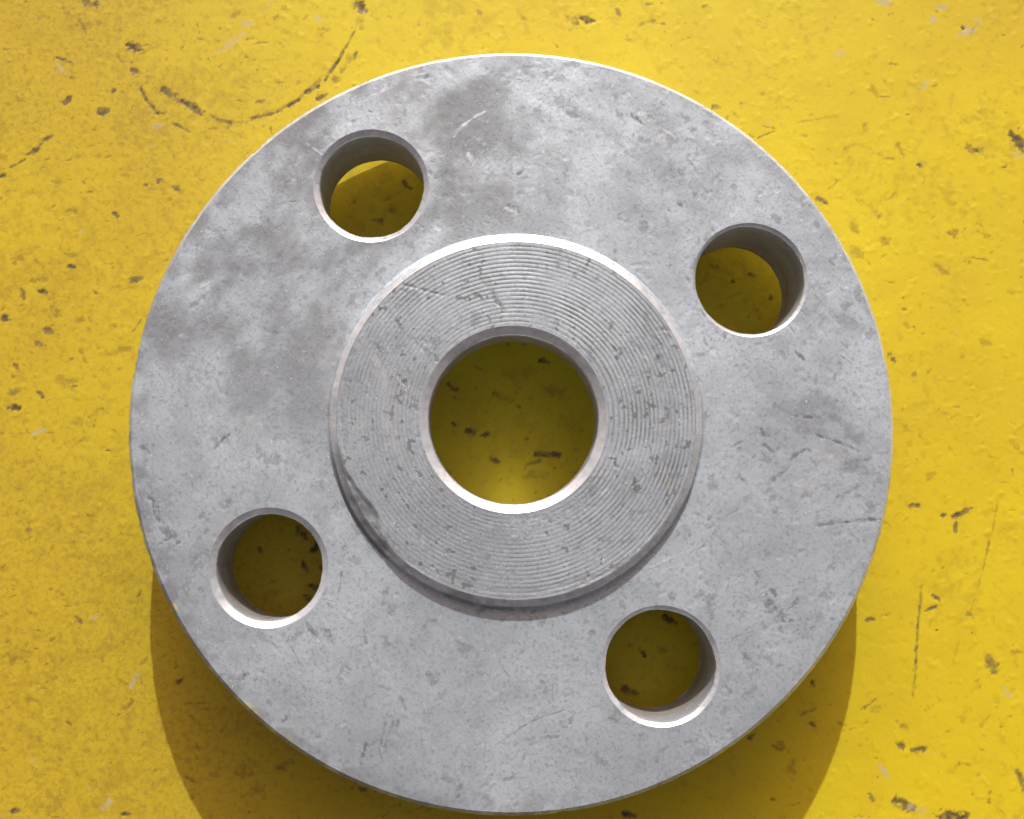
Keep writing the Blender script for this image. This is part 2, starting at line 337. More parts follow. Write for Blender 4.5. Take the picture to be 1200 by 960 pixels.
PLATE_MARKS = """-53.1 53.2 -52.5 48.5 0.23 0.55 d;-50.8 46.0 -48.8 44.3 0.23 0.6 d;-47.0 46.3 -39.0 43.0 0.23 0.6 d;-39.3 43.0 -35.7 43.6 0.23 0.65 d;-35.7 43.8 -29.8 46.3 0.26 0.7 d;-29.8 46.5 -24.4 52.0 0.26 0.75 d;-24.4 52.1 -22.1 56.6 0.23 0.7 c;-22.3 56.1 -21.1 59.6 0.23 0.65 d;-53.9 54.4 -52.4 53.7 0.93 1 c;
-53.2 50.7 -52.6 50.4 0.52 1 c;-52.1 48.1 -51.0 46.2 0.35 1 c;-51.0 46.2 -49.4 44.3 0.30 1 c;-49.4 44.3 -48.2 44.6 0.23 0.8 c;-48.9 47.9 -46.7 46.5 0.76 1 c;-46.7 46.5 -43.4 44.5 0.58 1 c;-41.7 43.8 -39.2 43.0 0.35 0.9 c;-47.7 43.2 -44.5 41.6 0.23 0.8 c;-36.4 43.7 -32.8 44.7 0.37 1 c;
-32.8 44.7 -29.8 46.5 0.40 1 c;-29.1 47.3 -27.0 48.6 0.52 1 c;-26.3 49.3 -24.4 52.1 0.35 1 c;-24.4 52.1 -23.1 54.8 0.29 1 c;-25.0 49.8 -24.7 49.2 0.70 0.9 d;-23.9 50.6 -22.0 53.6 0.47 0.7 d;-22.2 52.1 -21.8 53.4 0.35 0.9 c;-21.9 60.8 -21.1 59.6 1.05 1 c;-21.6 58.6 -21.1 56.9 0.47 0.7 d;
-27.2 46.6 -26.0 47.2 0.35 0.9 c;-60.1 60.6 -58.4 60.1 0.93 1 c;-57.4 44.7 -56.4 44.6 0.81 1 c;-56.0 47.4 -55.4 47.7 0.47 0.9 c;-62.4 45.9 -61.7 46.6 0.58 1 c;-61.1 57.1 -57.8 57.4 0.47 0.5 d;-66.5 58.3 -65.1 58.6 0.35 0.5 d;-60.7 57.9 -59.9 56.6 0.35 0.6 c;-63.5 51.4 -62.9 50.6 0.70 1 p;
-41.3 53.2 -37.8 56.1 0.52 0.8 p;-37.8 57.3 -36.7 57.9 0.47 0.7 p;-34.9 59.5 -33.7 61.1 0.35 0.4 p;-27.6 58.6 -27.1 58.1 0.47 0.6 p;-71.4 35.1 -70.3 35.5 0.41 1 c;-69.6 36.5 -67.5 37.7 0.29 1 c;-67.2 38.4 -65.7 39.3 0.52 0.9 c;-65.7 39.8 -63.9 41.3 0.35 0.9 c;-49.9 42.3 -49.0 42.8 0.58 0.6 p;
-35.8 46.1 -34.8 46.3 0.35 0.7 c;-68.7 23.7 -67.6 23.5 0.70 0.7 d;-61.6 30.4 -60.2 30.3 0.58 0.8 d;-55.1 30.3 -54.5 29.6 0.47 0.9 c;-52.2 20.6 -50.9 20.9 0.58 0.9 c;-66.1 20.5 -62.8 21.0 0.35 0.7 d;-67.3 19.3 -66.9 18.1 0.47 0.8 c;-64.9 19.2 -63.9 18.8 0.47 1 c;-62.9 17.1 -62.1 15.7 0.47 0.8 d;
-69.7 15.4 -69.0 15.2 0.58 1 c;-64.1 13.8 -63.0 13.7 0.58 0.9 c;-65.0 11.9 -63.9 11.6 0.58 0.8 c;-60.8 22.6 -60.2 22.5 0.47 1 c;-61.2 24.2 -59.6 24.3 0.47 0.6 d;-60.3 14.9 -58.9 15.1 0.47 0.6 d;-59.0 11.0 -58.3 9.4 0.47 0.7 d;-56.2 10.3 -52.3 11.1 0.47 0.6 d;-68.5 5.1 -67.3 5.4 0.70 0.8 c;
-68.4 3.1 -67.2 2.9 0.58 1 c;-64.5 4.9 -63.8 4.4 0.47 1 c;-65.0 -0.5 -63.2 0.1 0.35 1 p;-59.5 1.2 -58.6 0.9 0.70 0.6 d;-57.3 1.9 -55.9 2.8 0.58 0.7 d;-58.3 -1.3 -57.6 -1.0 0.47 0.6 d;-61.6 6.8 -60.0 6.1 0.93 0.5 d;-63.8 34.7 -62.2 34.3 0.35 0.8 d;-50.9 34.1 -50.6 34.2 0.47 0.9 c;
-49.0 34.7 -48.5 34.9 0.47 0.8 c;-46.9 33.8 -46.1 33.4 0.47 0.8 c;-69.2 33.4 -68.0 33.4 0.47 0.6 d;-56.6 21.4 -56.1 21.2 0.35 0.6 d;-67.9 8.9 -67.5 8.6 0.47 1 c;-68.1 7.5 -66.5 7.2 0.47 0.6 d;52.6 61.3 54.1 61.4 0.58 0.9 p;59.9 58.8 60.9 58.9 0.58 0.9 p;60.9 60.7 62.4 60.6 0.47 0.8 p;
66.0 58.9 67.5 58.3 0.47 0.7 p;64.2 56.9 66.2 57.2 0.70 0.9 p;64.5 57.7 64.8 57.5 0.35 1 c;45.8 53.3 47.2 53.8 0.47 0.6 p;58.3 48.6 59.3 49.8 0.47 0.6 p;64.6 40.1 66.7 39.1 1.05 0.8 d;65.2 39.9 65.9 39.4 0.58 0.9 c;64.0 40.1 64.7 39.9 0.47 0.8 d;70.9 41.9 72.5 40.2 1.05 1 c;
70.8 39.2 72.5 38.7 0.47 0.9 p;69.2 37.2 69.8 37.2 0.47 1 c;47.0 39.7 48.6 40.4 0.29 0.7 d;48.6 40.4 50.7 39.8 0.29 0.6 d;54.6 40.3 55.5 38.8 0.58 0.7 d;49.8 43.5 50.3 42.3 0.47 0.6 d;35.3 43.7 36.5 43.6 0.41 0.7 p;40.6 43.6 46.3 44.5 0.19 0.6 d;43.0 32.8 44.2 31.9 0.58 0.9 c;
50.9 30.9 51.8 30.0 0.70 0.7 d;51.5 27.0 52.6 26.3 0.70 0.8 d;47.4 29.0 48.5 28.0 0.70 0.6 d;57.4 37.5 57.9 37.2 0.35 1 c;61.8 27.6 62.8 27.4 0.58 0.8 d;59.5 22.9 60.9 21.7 0.47 0.6 d;65.7 28.1 67.1 27.1 0.58 0.5 d;15.0 60.1 15.6 59.1 0.47 0.7 c;18.6 57.9 20.1 58.4 0.47 0.7 d;
21.0 57.9 21.8 58.0 0.47 0.8 d;16.6 55.8 17.3 55.1 0.58 0.5 d;28.6 45.7 29.5 45.7 0.47 0.7 c;54.0 52.2 55.0 52.2 0.35 0.7 c;7.9 58.8 9.4 58.3 0.70 0.9 d;9.9 58.8 11.8 58.3 0.70 1 c;14.0 58.6 15.2 57.9 0.70 0.5 d;8.4 57.1 9.1 57.3 0.47 0.5 d;47.8 25.3 49.0 24.4 0.81 0.5 d;
64.2 44.1 69.1 45.6 0.70 0.35 d;51.0 49.0 52.2 47.5 0.70 0.5 d;-4.7 59.7 -4.2 59.2 0.35 0.7 c;1.6 58.8 2.1 58.5 0.47 0.6 d;-9.5 57.4 -9.0 57.7 0.35 0.6 d;-32.5 59.8 -32.0 59.6 0.47 0.5 d;-39.6 58.5 -38.4 59.3 0.35 0.6 d;54.6 -10.5 55.6 -10.5 0.47 1 c;60.4 -12.1 62.7 -10.9 0.52 1 c;
60.7 -12.6 60.6 -14.0 0.28 0.9 c;58.8 -11.7 59.3 -11.7 0.35 0.9 c;55.6 -21.2 55.3 -25.0 0.19 0.7 d;55.3 -23.9 54.4 -31.8 0.23 0.9 c;54.5 -31.8 53.9 -36.1 0.23 0.8 d;57.0 -22.5 58.1 -23.2 0.35 1 c;56.0 -24.6 57.4 -24.0 0.35 0.9 c;66.7 -9.4 65.5 -14.7 0.15 0.6 d;65.2 -15.2 64.1 -19.3 0.16 0.8 d;
63.9 -19.8 62.1 -25.1 0.15 0.6 d;61.6 -24.8 62.5 -25.3 0.47 0.8 c;48.0 -25.9 49.0 -25.7 0.41 0.9 c;49.7 -25.3 51.1 -25.0 0.28 0.7 d;64.3 -31.0 65.2 -32.6 0.93 0.8 c;66.2 -35.3 67.1 -35.7 0.58 0.8 p;60.5 -28.5 59.4 -31.9 0.16 0.5 d;51.6 -42.2 52.5 -42.6 0.58 0.9 c;53.7 -42.9 55.3 -42.8 0.58 0.9 c;
51.1 -49.5 53.2 -50.4 0.93 0.9 c;52.7 -50.1 54.8 -50.8 0.58 0.9 p;56.8 -51.7 60.2 -51.7 1.05 1 c;49.2 -45.0 50.1 -46.2 0.58 0.7 p;47.7 -48.6 48.2 -49.7 0.47 0.8 c;48.6 -37.7 50.0 -37.2 0.70 0.6 d;52.2 -39.7 53.1 -40.2 0.47 0.7 d;67.6 -45.9 68.4 -48.1 0.58 0.8 c;62.1 -34.8 63.0 -34.6 0.47 0.5 d;
40.2 -34.0 40.6 -34.5 0.47 0.9 c;40.0 -39.4 40.5 -39.9 0.47 0.9 c;38.7 -38.3 40.5 -37.6 0.28 0.8 d;35.1 -42.3 36.7 -42.8 0.70 0.8 d;31.5 -41.4 32.4 -40.8 0.58 1 c;14.7 -50.8 16.0 -51.2 0.58 1 c;60.3 -39.2 61.3 -37.5 0.58 0.4 d;58.4 -45.9 59.8 -44.8 0.47 0.5 d;63.0 -39.8 64.2 -38.6 0.35 0.5 d;
37.6 -44.3 37.1 -45.7 0.70 0.6 d;67.4 -30.3 68.8 -30.1 0.35 0.6 d;-50.6 -34.3 -49.9 -32.8 0.58 0.9 p;-51.4 -37.2 -50.7 -36.3 0.47 0.9 d;-49.4 -31.3 -48.9 -30.6 0.47 0.8 d;-61.8 -33.5 -60.5 -32.9 0.35 0.7 d;-67.6 -30.5 -64.7 -29.8 1.05 0.7 d;-60.2 -30.9 -52.3 -29.2 1.40 0.35 d;-55.7 -30.3 -53.5 -28.8 1.05 0.5 d;
-44.3 -33.8 -43.8 -33.0 0.47 1 c;-51.4 -50.7 -50.3 -50.6 0.47 1 c;-65.7 -50.3 -64.8 -50.1 0.47 1 c;-53.9 -50.2 -53.2 -48.9 0.58 0.7 p;-62.8 -49.5 -58.8 -48.6 1.40 0.5 d;-64.5 -35.8 -63.3 -36.1 0.58 0.6 d;-36.5 -45.2 -34.3 -44.6 1.05 0.6 d;-30.9 -44.8 -29.6 -44.2 0.70 0.8 d;-33.8 -47.6 -33.1 -48.1 0.81 0.6 d;
-20.3 -47.5 -19.2 -47.8 0.47 0.9 c;-59.3 -23.1 -58.0 -23.5 0.35 0.6 d;-58.3 -25.1 -57.6 -25.8 0.35 0.8 c;-65.2 -13.4 -64.5 -13.5 0.47 0.8 c;-68.0 -11.5 -66.4 -11.3 0.58 0.5 d;-60.9 -41.9 -59.5 -42.5 0.58 0.4 d;-46.3 -40.3 -45.2 -41.2 0.70 0.4 d;-14.9 34.6 -14.1 33.8 0.58 0.9 c;-17.7 32.0 -15.4 33.3 0.29 0.6 d;
-22.0 31.7 -21.5 32.2 0.47 0.8 d;-17.5 30.7 -16.3 31.0 0.70 0.7 d;-19.2 29.3 -18.0 29.0 0.58 0.8 c;27.4 22.9 28.6 22.7 0.35 0.7 d;30.6 20.7 30.9 20.6 0.35 1 c;33.1 21.7 33.8 21.4 0.35 0.9 c;28.5 17.1 29.5 17.3 0.47 0.8 d;33.7 17.1 34.4 15.6 0.47 0.7 d;35.9 18.8 36.1 18.0 0.35 0.8 c;
2.9 -3.3 6.6 -3.3 0.52 1 c;-6.0 -0.2 -4.6 -0.2 0.58 0.9 c;-4.0 -0.7 -2.9 -0.5 0.47 0.9 c;3.8 9.6 5.0 9.4 0.58 1 c;-8.5 6.1 -7.6 5.6 0.70 0.9 c;-8.1 1.0 -7.7 0.8 0.35 1 c;-1.1 7.5 3.6 8.2 0.93 0.4 d;-2.3 5.2 0.1 4.0 0.58 0.7 d;0.8 3.3 1.2 3.0 0.35 0.9 c;
-9.2 -6.1 -8.1 -5.6 0.58 0.8 d;4.8 5.7 7.1 5.2 0.93 0.5 d;1.8 -6.5 4.7 -6.1 0.93 0.5 d;-2.8 -3.9 -2.0 -4.3 0.47 0.8 c;1.9 -4.8 4.0 -4.2 0.35 0.7 c;7.1 1.6 9.4 0.5 1.16 0.4 d;-28.7 -13.4 -27.8 -14.6 0.58 1 c;-26.9 -16.4 -26.0 -15.0 0.58 1 c;-28.2 -17.8 -27.5 -18.9 0.52 1 c;
-25.9 -18.4 -24.8 -18.9 0.58 1 c;-27.0 -20.9 -26.1 -21.4 0.58 1 c;-27.9 -22.3 -27.0 -22.8 0.58 0.9 c;-34.2 -16.0 -33.8 -16.4 0.35 0.9 c;-33.2 -22.5 -30.9 -21.4 0.70 0.4 d;20.7 -25.2 21.9 -26.1 0.70 1 c;17.2 -29.7 17.9 -30.6 0.47 1 c;14.6 -34.8 16.5 -35.3 0.70 0.9 c;15.6 -29.2 16.3 -29.0 0.47 0.7 d;
19.5 -29.2 20.7 -29.7 0.58 0.6 d;52.3 10.5 52.8 9.5 0.58 0.8 c;54.1 0.5 55.0 -0.3 0.47 0.5 d;58.9 2.8 60.3 2.1 0.58 0.4 d;57.1 -6.6 58.1 -6.1 0.58 0.5 d;65.3 12.3 66.7 11.9 0.47 0.5 d;54.6 14.7 55.3 14.2 0.47 0.6 d;69.2 19.6 70.3 18.8 0.47 0.5 d;63.8 6.4 64.5 6.1 0.35 0.7 d;
55.5 7.6 56.0 7.8 0.35 0.7 c;68.9 -1.9 69.8 -2.6 0.47 0.6 d"""
FACE_MARKS = """35.1 0.7 38.6 0.3 0.21 1 s;37.5 -1.6 40.6 -2.7 0.21 1 s;40.6 -2.7 42.8 -3.7 0.26 1 s;30.8 -1.3 31.6 -1.9 0.63 1 s;30.1 -2.3 32.2 -3.8 0.26 0.8 s;34.4 -4.6 36.5 -3.3 0.32 0.9 s;36.5 -3.3 37.1 -4.1 0.26 0.7 s;31.5 -7.7 33.7 -6.1 0.32 0.9 s;27.9 -6.7 28.7 -7.7 0.21 0.9 s;
27.5 -2.9 28.2 -2.6 0.42 0.8 s;40.6 -5.4 44.5 -4.6 0.21 0.8 s;41.7 -6.0 43.8 -5.8 0.16 0.8 s;39.9 -9.5 43.4 -7.7 0.19 0.8 s;36.8 -13.0 40.3 -12.4 0.42 0.9 s;40.3 -12.5 45.3 -12.1 0.27 1 s;35.3 8.8 36.3 7.7 0.32 0.9 s;33.6 5.2 33.8 4.9 0.32 0.8 s;24.0 -12.2 24.4 -11.8 0.32 0.7 s;
26.1 -11.7 28.2 -10.8 0.21 0.5 s;24.8 -14.0 26.2 -15.4 0.15 0.6 s;37.7 -3.8 40.6 -5.1 1.16 0.9 h;35.2 -8.1 37.3 -8.5 0.95 0.6 h;36.9 -2.8 42.2 -3.8 0.53 0.5 h;30.7 -21.6 32.8 -23.9 1.05 0.9 s;31.6 -20.6 32.0 -21.4 0.42 0.9 s;32.5 -25.3 32.9 -25.9 0.63 0.7 s;33.4 -23.3 34.9 -21.9 0.37 0.9 s;
33.7 -24.3 34.0 -24.5 0.42 0.8 s;27.8 -28.2 28.9 -29.4 0.37 0.8 s;28.2 -29.4 29.5 -30.2 0.74 0.6 s;27.5 -14.3 28.3 -15.6 0.14 0.6 s;15.7 -18.5 23.3 -15.2 0.17 0.7 h;17.8 -18.7 19.3 -18.0 0.23 0.7 h;25.5 -31.8 26.3 -33.1 0.32 0.6 s;21.4 -37.7 23.1 -38.5 0.21 0.8 s;-17.8 -38.9 -18.4 -41.2 0.34 1 s;
-15.4 -35.9 -16.0 -38.9 0.27 0.9 s;-14.6 -36.3 -15.4 -39.1 0.27 0.9 s;-14.0 -36.2 -14.2 -37.5 0.21 0.7 s;-20.6 -29.7 -21.4 -31.1 0.26 0.9 s;-20.4 -29.8 -19.8 -30.2 0.21 0.7 s;-18.4 -25.4 -17.9 -27.0 0.27 0.9 s;7.3 -35.4 6.6 -36.9 0.25 1 s;-1.3 -38.6 1.0 -37.0 0.14 0.8 s;1.0 -37.0 3.5 -35.8 0.14 0.9 s;
3.5 -35.8 6.2 -35.0 0.12 0.7 s;4.7 -31.3 4.7 -34.9 0.11 0.7 s;0.6 -38.6 2.4 -38.4 0.32 0.7 s;1.8 -39.1 2.4 -38.8 0.32 0.8 s;3.3 -38.4 5.9 -38.1 0.32 0.6 s;1.4 -40.2 0.8 -41.6 0.32 0.7 s;-0.2 -43.0 -1.1 -43.2 0.32 0.7 s;-2.8 -42.6 -3.3 -43.2 0.32 0.8 s;-13.7 -33.5 -13.0 -34.7 0.32 0.8 s;
-6.4 -43.7 -6.8 -45.3 0.32 0.8 s;-3.5 -45.3 -2.7 -46.5 0.53 0.9 s;-23.2 -25.5 -22.3 -26.4 0.74 0.9 s;-24.4 -25.5 -23.8 -26.4 0.63 0.9 s;-25.2 -24.5 -24.6 -25.1 0.32 0.6 s;-16.7 -32.0 -15.2 -32.5 0.21 0.6 s;-6.9 -27.0 -6.1 -27.4 0.32 0.7 s;11.6 -36.0 12.4 -36.4 0.32 0.7 s;-36.7 -3.4 -35.7 -2.1 0.21 1 s;
-35.7 -2.1 -34.2 -1.1 0.23 1 s;-35.2 4.1 -34.0 5.0 0.32 0.7 s;-40.8 2.3 -40.0 1.7 0.32 0.6 s;-35.5 -10.6 -34.7 -9.7 0.53 0.7 s;-38.3 -11.8 -37.5 -11.3 0.53 0.7 s;-36.7 -10.9 -32.6 -8.6 0.53 0.4 s;-45.8 -3.0 -44.9 -3.8 0.53 0.8 s;-44.9 -7.6 -44.3 -8.4 0.53 0.9 s;-44.6 -9.4 -43.8 -10.5 0.63 0.9 s;
-44.0 -11.1 -42.7 -12.4 0.63 0.9 s;-42.9 -13.0 -41.4 -14.6 0.74 0.8 s;-43.6 -15.2 -41.8 -14.2 0.32 0.9 s;-42.8 -16.3 -40.8 -14.8 0.32 0.9 s;-45.7 -0.7 -45.2 -4.9 0.63 0.5 s;-45.5 12.1 -44.9 11.7 0.53 0.8 s;-41.5 13.0 -37.0 16.9 0.37 0.6 s;-44.0 11.2 -41.5 13.0 0.42 0.5 s;-39.3 -7.6 -38.5 -6.9 0.42 0.5 s;
-28.4 -11.1 -28.2 -11.3 0.32 0.5 s;-38.1 2.5 -37.0 -0.7 0.42 0.4 h;-32.8 0.4 -31.3 -0.7 0.74 0.5 h;-29.8 -2.3 -29.7 -3.2 0.16 1 h;-41.2 10.6 -40.6 10.4 0.32 0.8 h;-36.7 8.4 -36.3 8.0 0.32 0.6 h;-23.9 6.8 -22.2 10.0 0.63 0.4 h;-33.5 -31.6 -32.1 -30.6 0.42 1 s;-35.4 -30.8 -33.1 -31.6 0.42 0.6 s;
-27.7 -36.2 -27.1 -35.6 0.32 0.9 s;-21.0 -18.4 -21.1 -19.9 0.23 0.9 s;-21.1 -19.9 -21.4 -21.7 0.17 0.8 s;-24.4 -25.3 -24.0 -26.8 0.32 0.7 s;-22.6 -22.3 -22.0 -22.7 0.42 0.6 s;-38.3 -20.4 -37.5 -20.8 0.32 0.5 s;-31.2 -25.5 -29.9 -26.7 0.53 0.5 s;-38.7 -15.3 -37.5 -13.2 0.53 0.6 s;-39.4 -17.3 -38.0 -16.3 0.42 0.6 s;
-29.7 -38.4 -29.3 -36.2 0.32 0.6 s;-20.5 -41.3 -19.7 -40.5 0.42 0.6 s;1.0 45.7 5.3 44.0 1.47 0.5 s;4.2 41.9 9.7 38.6 1.37 0.45 s;-8.8 41.9 -4.5 39.6 1.37 0.4 s;9.7 38.6 15.1 34.1 1.58 0.35 s;19.4 30.8 28.0 28.6 1.58 0.35 s;6.8 39.5 8.4 38.9 0.42 0.7 s;15.2 39.2 16.7 37.8 0.34 1 s;
-7.4 36.3 -6.5 37.5 0.25 0.9 h;-6.5 37.5 -5.3 38.5 0.23 1 h;-5.3 38.5 -3.5 39.5 0.21 0.9 h;-6.0 33.9 -5.1 33.5 0.53 1 h;-0.5 27.4 0.5 26.8 0.63 0.9 s;-1.0 26.9 -0.1 26.6 0.32 1 h;0.7 31.4 1.4 32.1 0.37 0.8 s;-3.4 29.6 -1.2 28.5 0.84 0.5 s;-2.8 30.1 -2.1 30.5 0.32 0.8 h;
21.0 27.9 21.4 27.3 0.32 0.9 s;4.2 29.2 4.8 27.5 0.21 0.6 s;-10.9 31.8 -9.6 30.7 0.42 0.7 s;-10.4 32.9 -9.8 32.3 0.42 0.7 s;-9.6 28.7 -7.7 28.3 0.42 0.6 s;6.0 41.9 6.9 40.8 0.32 0.5 s;11.2 41.1 12.1 39.9 0.32 0.8 h;10.8 43.5 11.5 44.2 0.32 0.7 h;10.3 36.4 11.4 36.8 0.26 0.9 h;
19.2 37.3 20.5 36.4 0.21 0.8 h;-12.7 44.8 -9.9 45.7 0.63 0.6 s;-12.3 43.9 -10.3 44.1 0.32 0.8 s;-11.6 43.6 -10.6 43.0 0.21 0.9 h;5.1 44.9 7.5 45.8 0.63 0.5 s;29.9 33.8 30.7 33.1 0.53 0.5 s;9.5 24.2 10.8 25.0 0.21 0.9 h;19.8 28.4 20.4 27.5 0.32 0.7 h;-34.4 25.1 -28.9 17.5 2.11 0.35 s;
-37.5 20.8 -32.1 15.4 1.89 0.3 s;-29.0 20.8 -27.3 15.4 1.26 0.3 s;-25.7 17.5 -23.5 10.0 1.05 0.3 s;-32.0 12.1 -28.7 6.8 1.68 0.3 s;-40.3 7.8 -36.0 2.5 1.89 0.25 s;-26.7 10.0 -24.5 3.6 1.05 0.3 s;-41.2 -22.2 -40.7 -23.0 0.42 1 y;-32.5 -33.9 -30.8 -35.2 0.42 1 y;-27.7 -37.6 -26.4 -38.5 0.42 0.7 y;
-15.6 -41.3 -15.1 -41.7 0.32 0.3 y;42.2 10.1 42.6 9.6 0.32 0.3 y"""
RAISED_MARKS = """-14.4 17.1 -8.6 15.5 0.21 1 s;-13.9 16.2 -11.8 15.1 0.16 0.6 s;-3.1 16.2 -1.0 13.4 0.42 0.8 s;-4.4 17.7 -2.7 16.2 0.31 0.6 s;-6.0 17.1 -5.5 17.3 0.31 0.8 s;-1.4 13.8 -1.0 13.4 0.42 1 s;-17.4 9.6 -16.4 8.5 0.52 1 s;-12.3 10.0 -9.4 7.4 0.42 0.8 s;-11.5 10.2 -10.9 9.4 0.52 0.8 s;
-14.2 5.5 -13.2 4.3 0.31 0.9 s;-12.1 2.4 -11.7 -1.8 0.52 0.8 s;14.4 10.0 15.0 8.5 0.42 1 s;15.0 9.4 16.7 7.7 0.31 0.8 s;17.7 7.7 19.0 6.4 0.52 0.6 s;11.4 6.2 11.7 5.6 0.26 1 s;18.7 1.3 19.0 0.3 0.42 0.9 s;16.7 -2.9 17.3 -7.0 0.21 0.9 s;14.4 -8.1 16.3 -6.6 0.21 0.9 s;
12.3 -5.5 14.4 -6.6 0.21 0.8 s;9.2 -9.1 14.4 -6.6 1.25 0.5 s;6.0 -11.2 12.3 -9.1 1.25 0.5 s;-1.3 -12.2 3.9 -11.8 1.04 0.5 s;-6.4 -10.1 -2.3 -13.2 0.94 0.4 s;1.0 -13.7 1.4 -14.5 0.31 0.8 s;-0.2 -14.1 3.9 -14.0 0.16 0.9 h;-11.8 -6.4 -11.3 -6.8 0.31 1 s;-16.1 2.4 -13.7 -4.9 0.83 0.3 h;
-17.0 7.7 -14.8 1.3 0.94 0.3 h;-17.8 -11.1 -16.2 -13.4 0.62 1 g;-18.9 -9.6 -17.8 -11.6 0.62 1 g;-17.0 -13.0 -15.7 -15.3 0.52 0.8 g;-20.6 -4.9 -19.5 -8.0 0.52 0.6 g;14.8 -16.3 16.4 -15.3 0.52 0.7 s;15.3 -16.1 15.5 -16.6 0.31 1 g;10.1 -19.0 14.8 -16.5 0.52 0.7 s;3.9 -20.4 10.1 -19.0 0.52 0.6 s;
-4.3 -20.4 3.9 -20.8 0.52 0.5 s;-12.6 -17.3 -6.4 -19.8 0.62 0.6 s;-15.7 -14.2 -12.6 -17.3 0.73 0.7 s;-21.1 2.4 -20.6 -3.9 0.42 0.7 s;-20.1 6.6 -19.1 9.8 0.42 0.6 s;-18.1 11.9 -14.9 15.1 0.42 0.5 s;-6.4 -17.3 -0.2 -19.4 1.46 0.35 s;16.4 -11.2 19.6 -7.0 0.83 0.4 s;20.9 9.8 21.5 7.7 0.42 0.5 s;
18.5 11.4 19.9 11.1 0.31 0.9 s;18.6 -6.5 19.0 -8.1 0.62 0.4 y"""


# ------------------------------------------------------------------ painted plate (the setting)
def build_plate():
    dense_x = np.arange(-78, 78.01, 0.2)
    dense_y = np.arange(-62, 70.01, 0.2)
    far = np.array([84, 95, 115, 150, 220, 350, 600.0])
    xs = np.concatenate([-far[::-1], dense_x, far])
    ys = np.concatenate([-far[::-1] + 10, dense_y, far])
    Y, X = np.meshgrid(ys, xs, indexing='ij')
    x = X.ravel(); y = Y.ravel()
    pm = [(a, b, c, d, w * 0.78, s * 0.95, k) for a, b, c, d, w, s, k in parse(PLATE_MARKS)]
    chip = strokes(x, y, pm, "c", 0.8, 1.3, 5, 0.45, 0.25)
    dirt = strokes(x, y, pm, "d", 1.2, 1.3, 9)
    pale = strokes(x, y, pm, "p", 1.0, 1.5, 12)
    # scattered nicks and grime, clustered
    rs = np.random.RandomState(11)
    scat = []
    for i in range(3800):
        px, py = rs.uniform(-76, 76), rs.uniform(-60, 68)
        cl = 0.5 + 0.9 * float(fbm(np.array([px]), np.array([py]), 0.06, 2, 21)[0])
        if rs.rand() > cl + 0.35 * min(1.0, max(0.0, (10 - px) / 60)) - 0.12:
            continue
        w = 0.07 + 0.20 * rs.rand() ** 4
        L = rs.exponential(0.5); a = rs.normal(0.0, 0.7)
        scat.append((px, py, px + L * math.cos(a), py + L * math.sin(a), w, rs.uniform(0.45, 1.0),
                     "c" if rs.rand() < 0.07 else ("d" if rs.rand() < 0.95 else "p")))
    chip = np.maximum(chip, strokes(x, y, scat, "c", 0.8, 2.4, 15))
    dirt = np.maximum(dirt, strokes(x, y, scat, "d", 1.0, 2.0, 17))
    pale = np.maximum(pale, strokes(x, y, scat, "p", 0.8, 2.0, 19))
    # film of grime in loose patches; painted light falloff to left, lower left
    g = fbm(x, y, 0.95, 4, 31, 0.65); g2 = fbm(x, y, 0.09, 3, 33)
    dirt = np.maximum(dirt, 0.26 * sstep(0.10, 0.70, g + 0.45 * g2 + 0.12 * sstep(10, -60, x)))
    grime_shade = np.clip(0.30 + 0.35 * fbm(x, y, 0.05, 3, 41, 0.6) + 0.55 * sstep(10, -70, x) + 0.25 * sstep(10, -60, y) * sstep(60, -40, x), 0, 1)
    dirt *= 1 - chip
    pits = sstep(0.34, 0.55, fbm(x, y, 0.8, 3, 51))
    z = 0.012 * fbm(x, y, 0.4, 3, 61) + 0.05 * fbm(x, y, 0.05, 2, 63)
    z += 0.03 * sstep(0.48, 0.70, fbm(x, y, 0.9, 2, 67)) - 0.018 * pits
    z -= 0.10 * chip + 0.03 * dirt
    rim = np.clip(chip * (1 - chip) * 4, 0, 1)
    z += 0.05 * rim
    z *= sstep(90, 78, np.abs(x)) * sstep(90, 70, np.abs(y))
    z -= 0.05
    co = np.c_[x, y, z]
    nx, ny = len(xs), len(ys)
    q = grid_quads(ny, nx)
    # edge and underside of the 8 mm plate
    idx = np.arange(nx * ny).reshape(ny, nx)
    loop = np.concatenate([idx[0, :-1], idx[:-1, -1], idx[-1, :0:-1], idx[:0:-1, 0]])
    low = co[loop].copy(); low[:, 2] = -8
    n0 = len(co); nl = len(loop); k = np.arange(nl); k2 = (k + 1) % nl
    side = np.stack([loop[k], n0 + k, n0 + k2, loop[k2]], -1)
    co = np.r_[co, low]
    c4 = [n0, n0 + ny + nx - 2 + nx - 1, n0 + nx - 1 + ny - 1, n0 + nx - 1]
    z0 = np.zeros(nl)
    q = np.r_[q, side, np.array([c4])]
    o = make_mesh("painted_plate", co, q, {"chip": np.r_[chip, z0], "dirt": np.r_[dirt, z0], "pale": np.r_[pale, z0], "grime_shade": np.r_[grime_shade, z0 + 0.4]}, MAT_PAINT)
    o["kind"] = "structure"
    o["label"] = "chipped yellow painted steel plate under the flange"
    return o

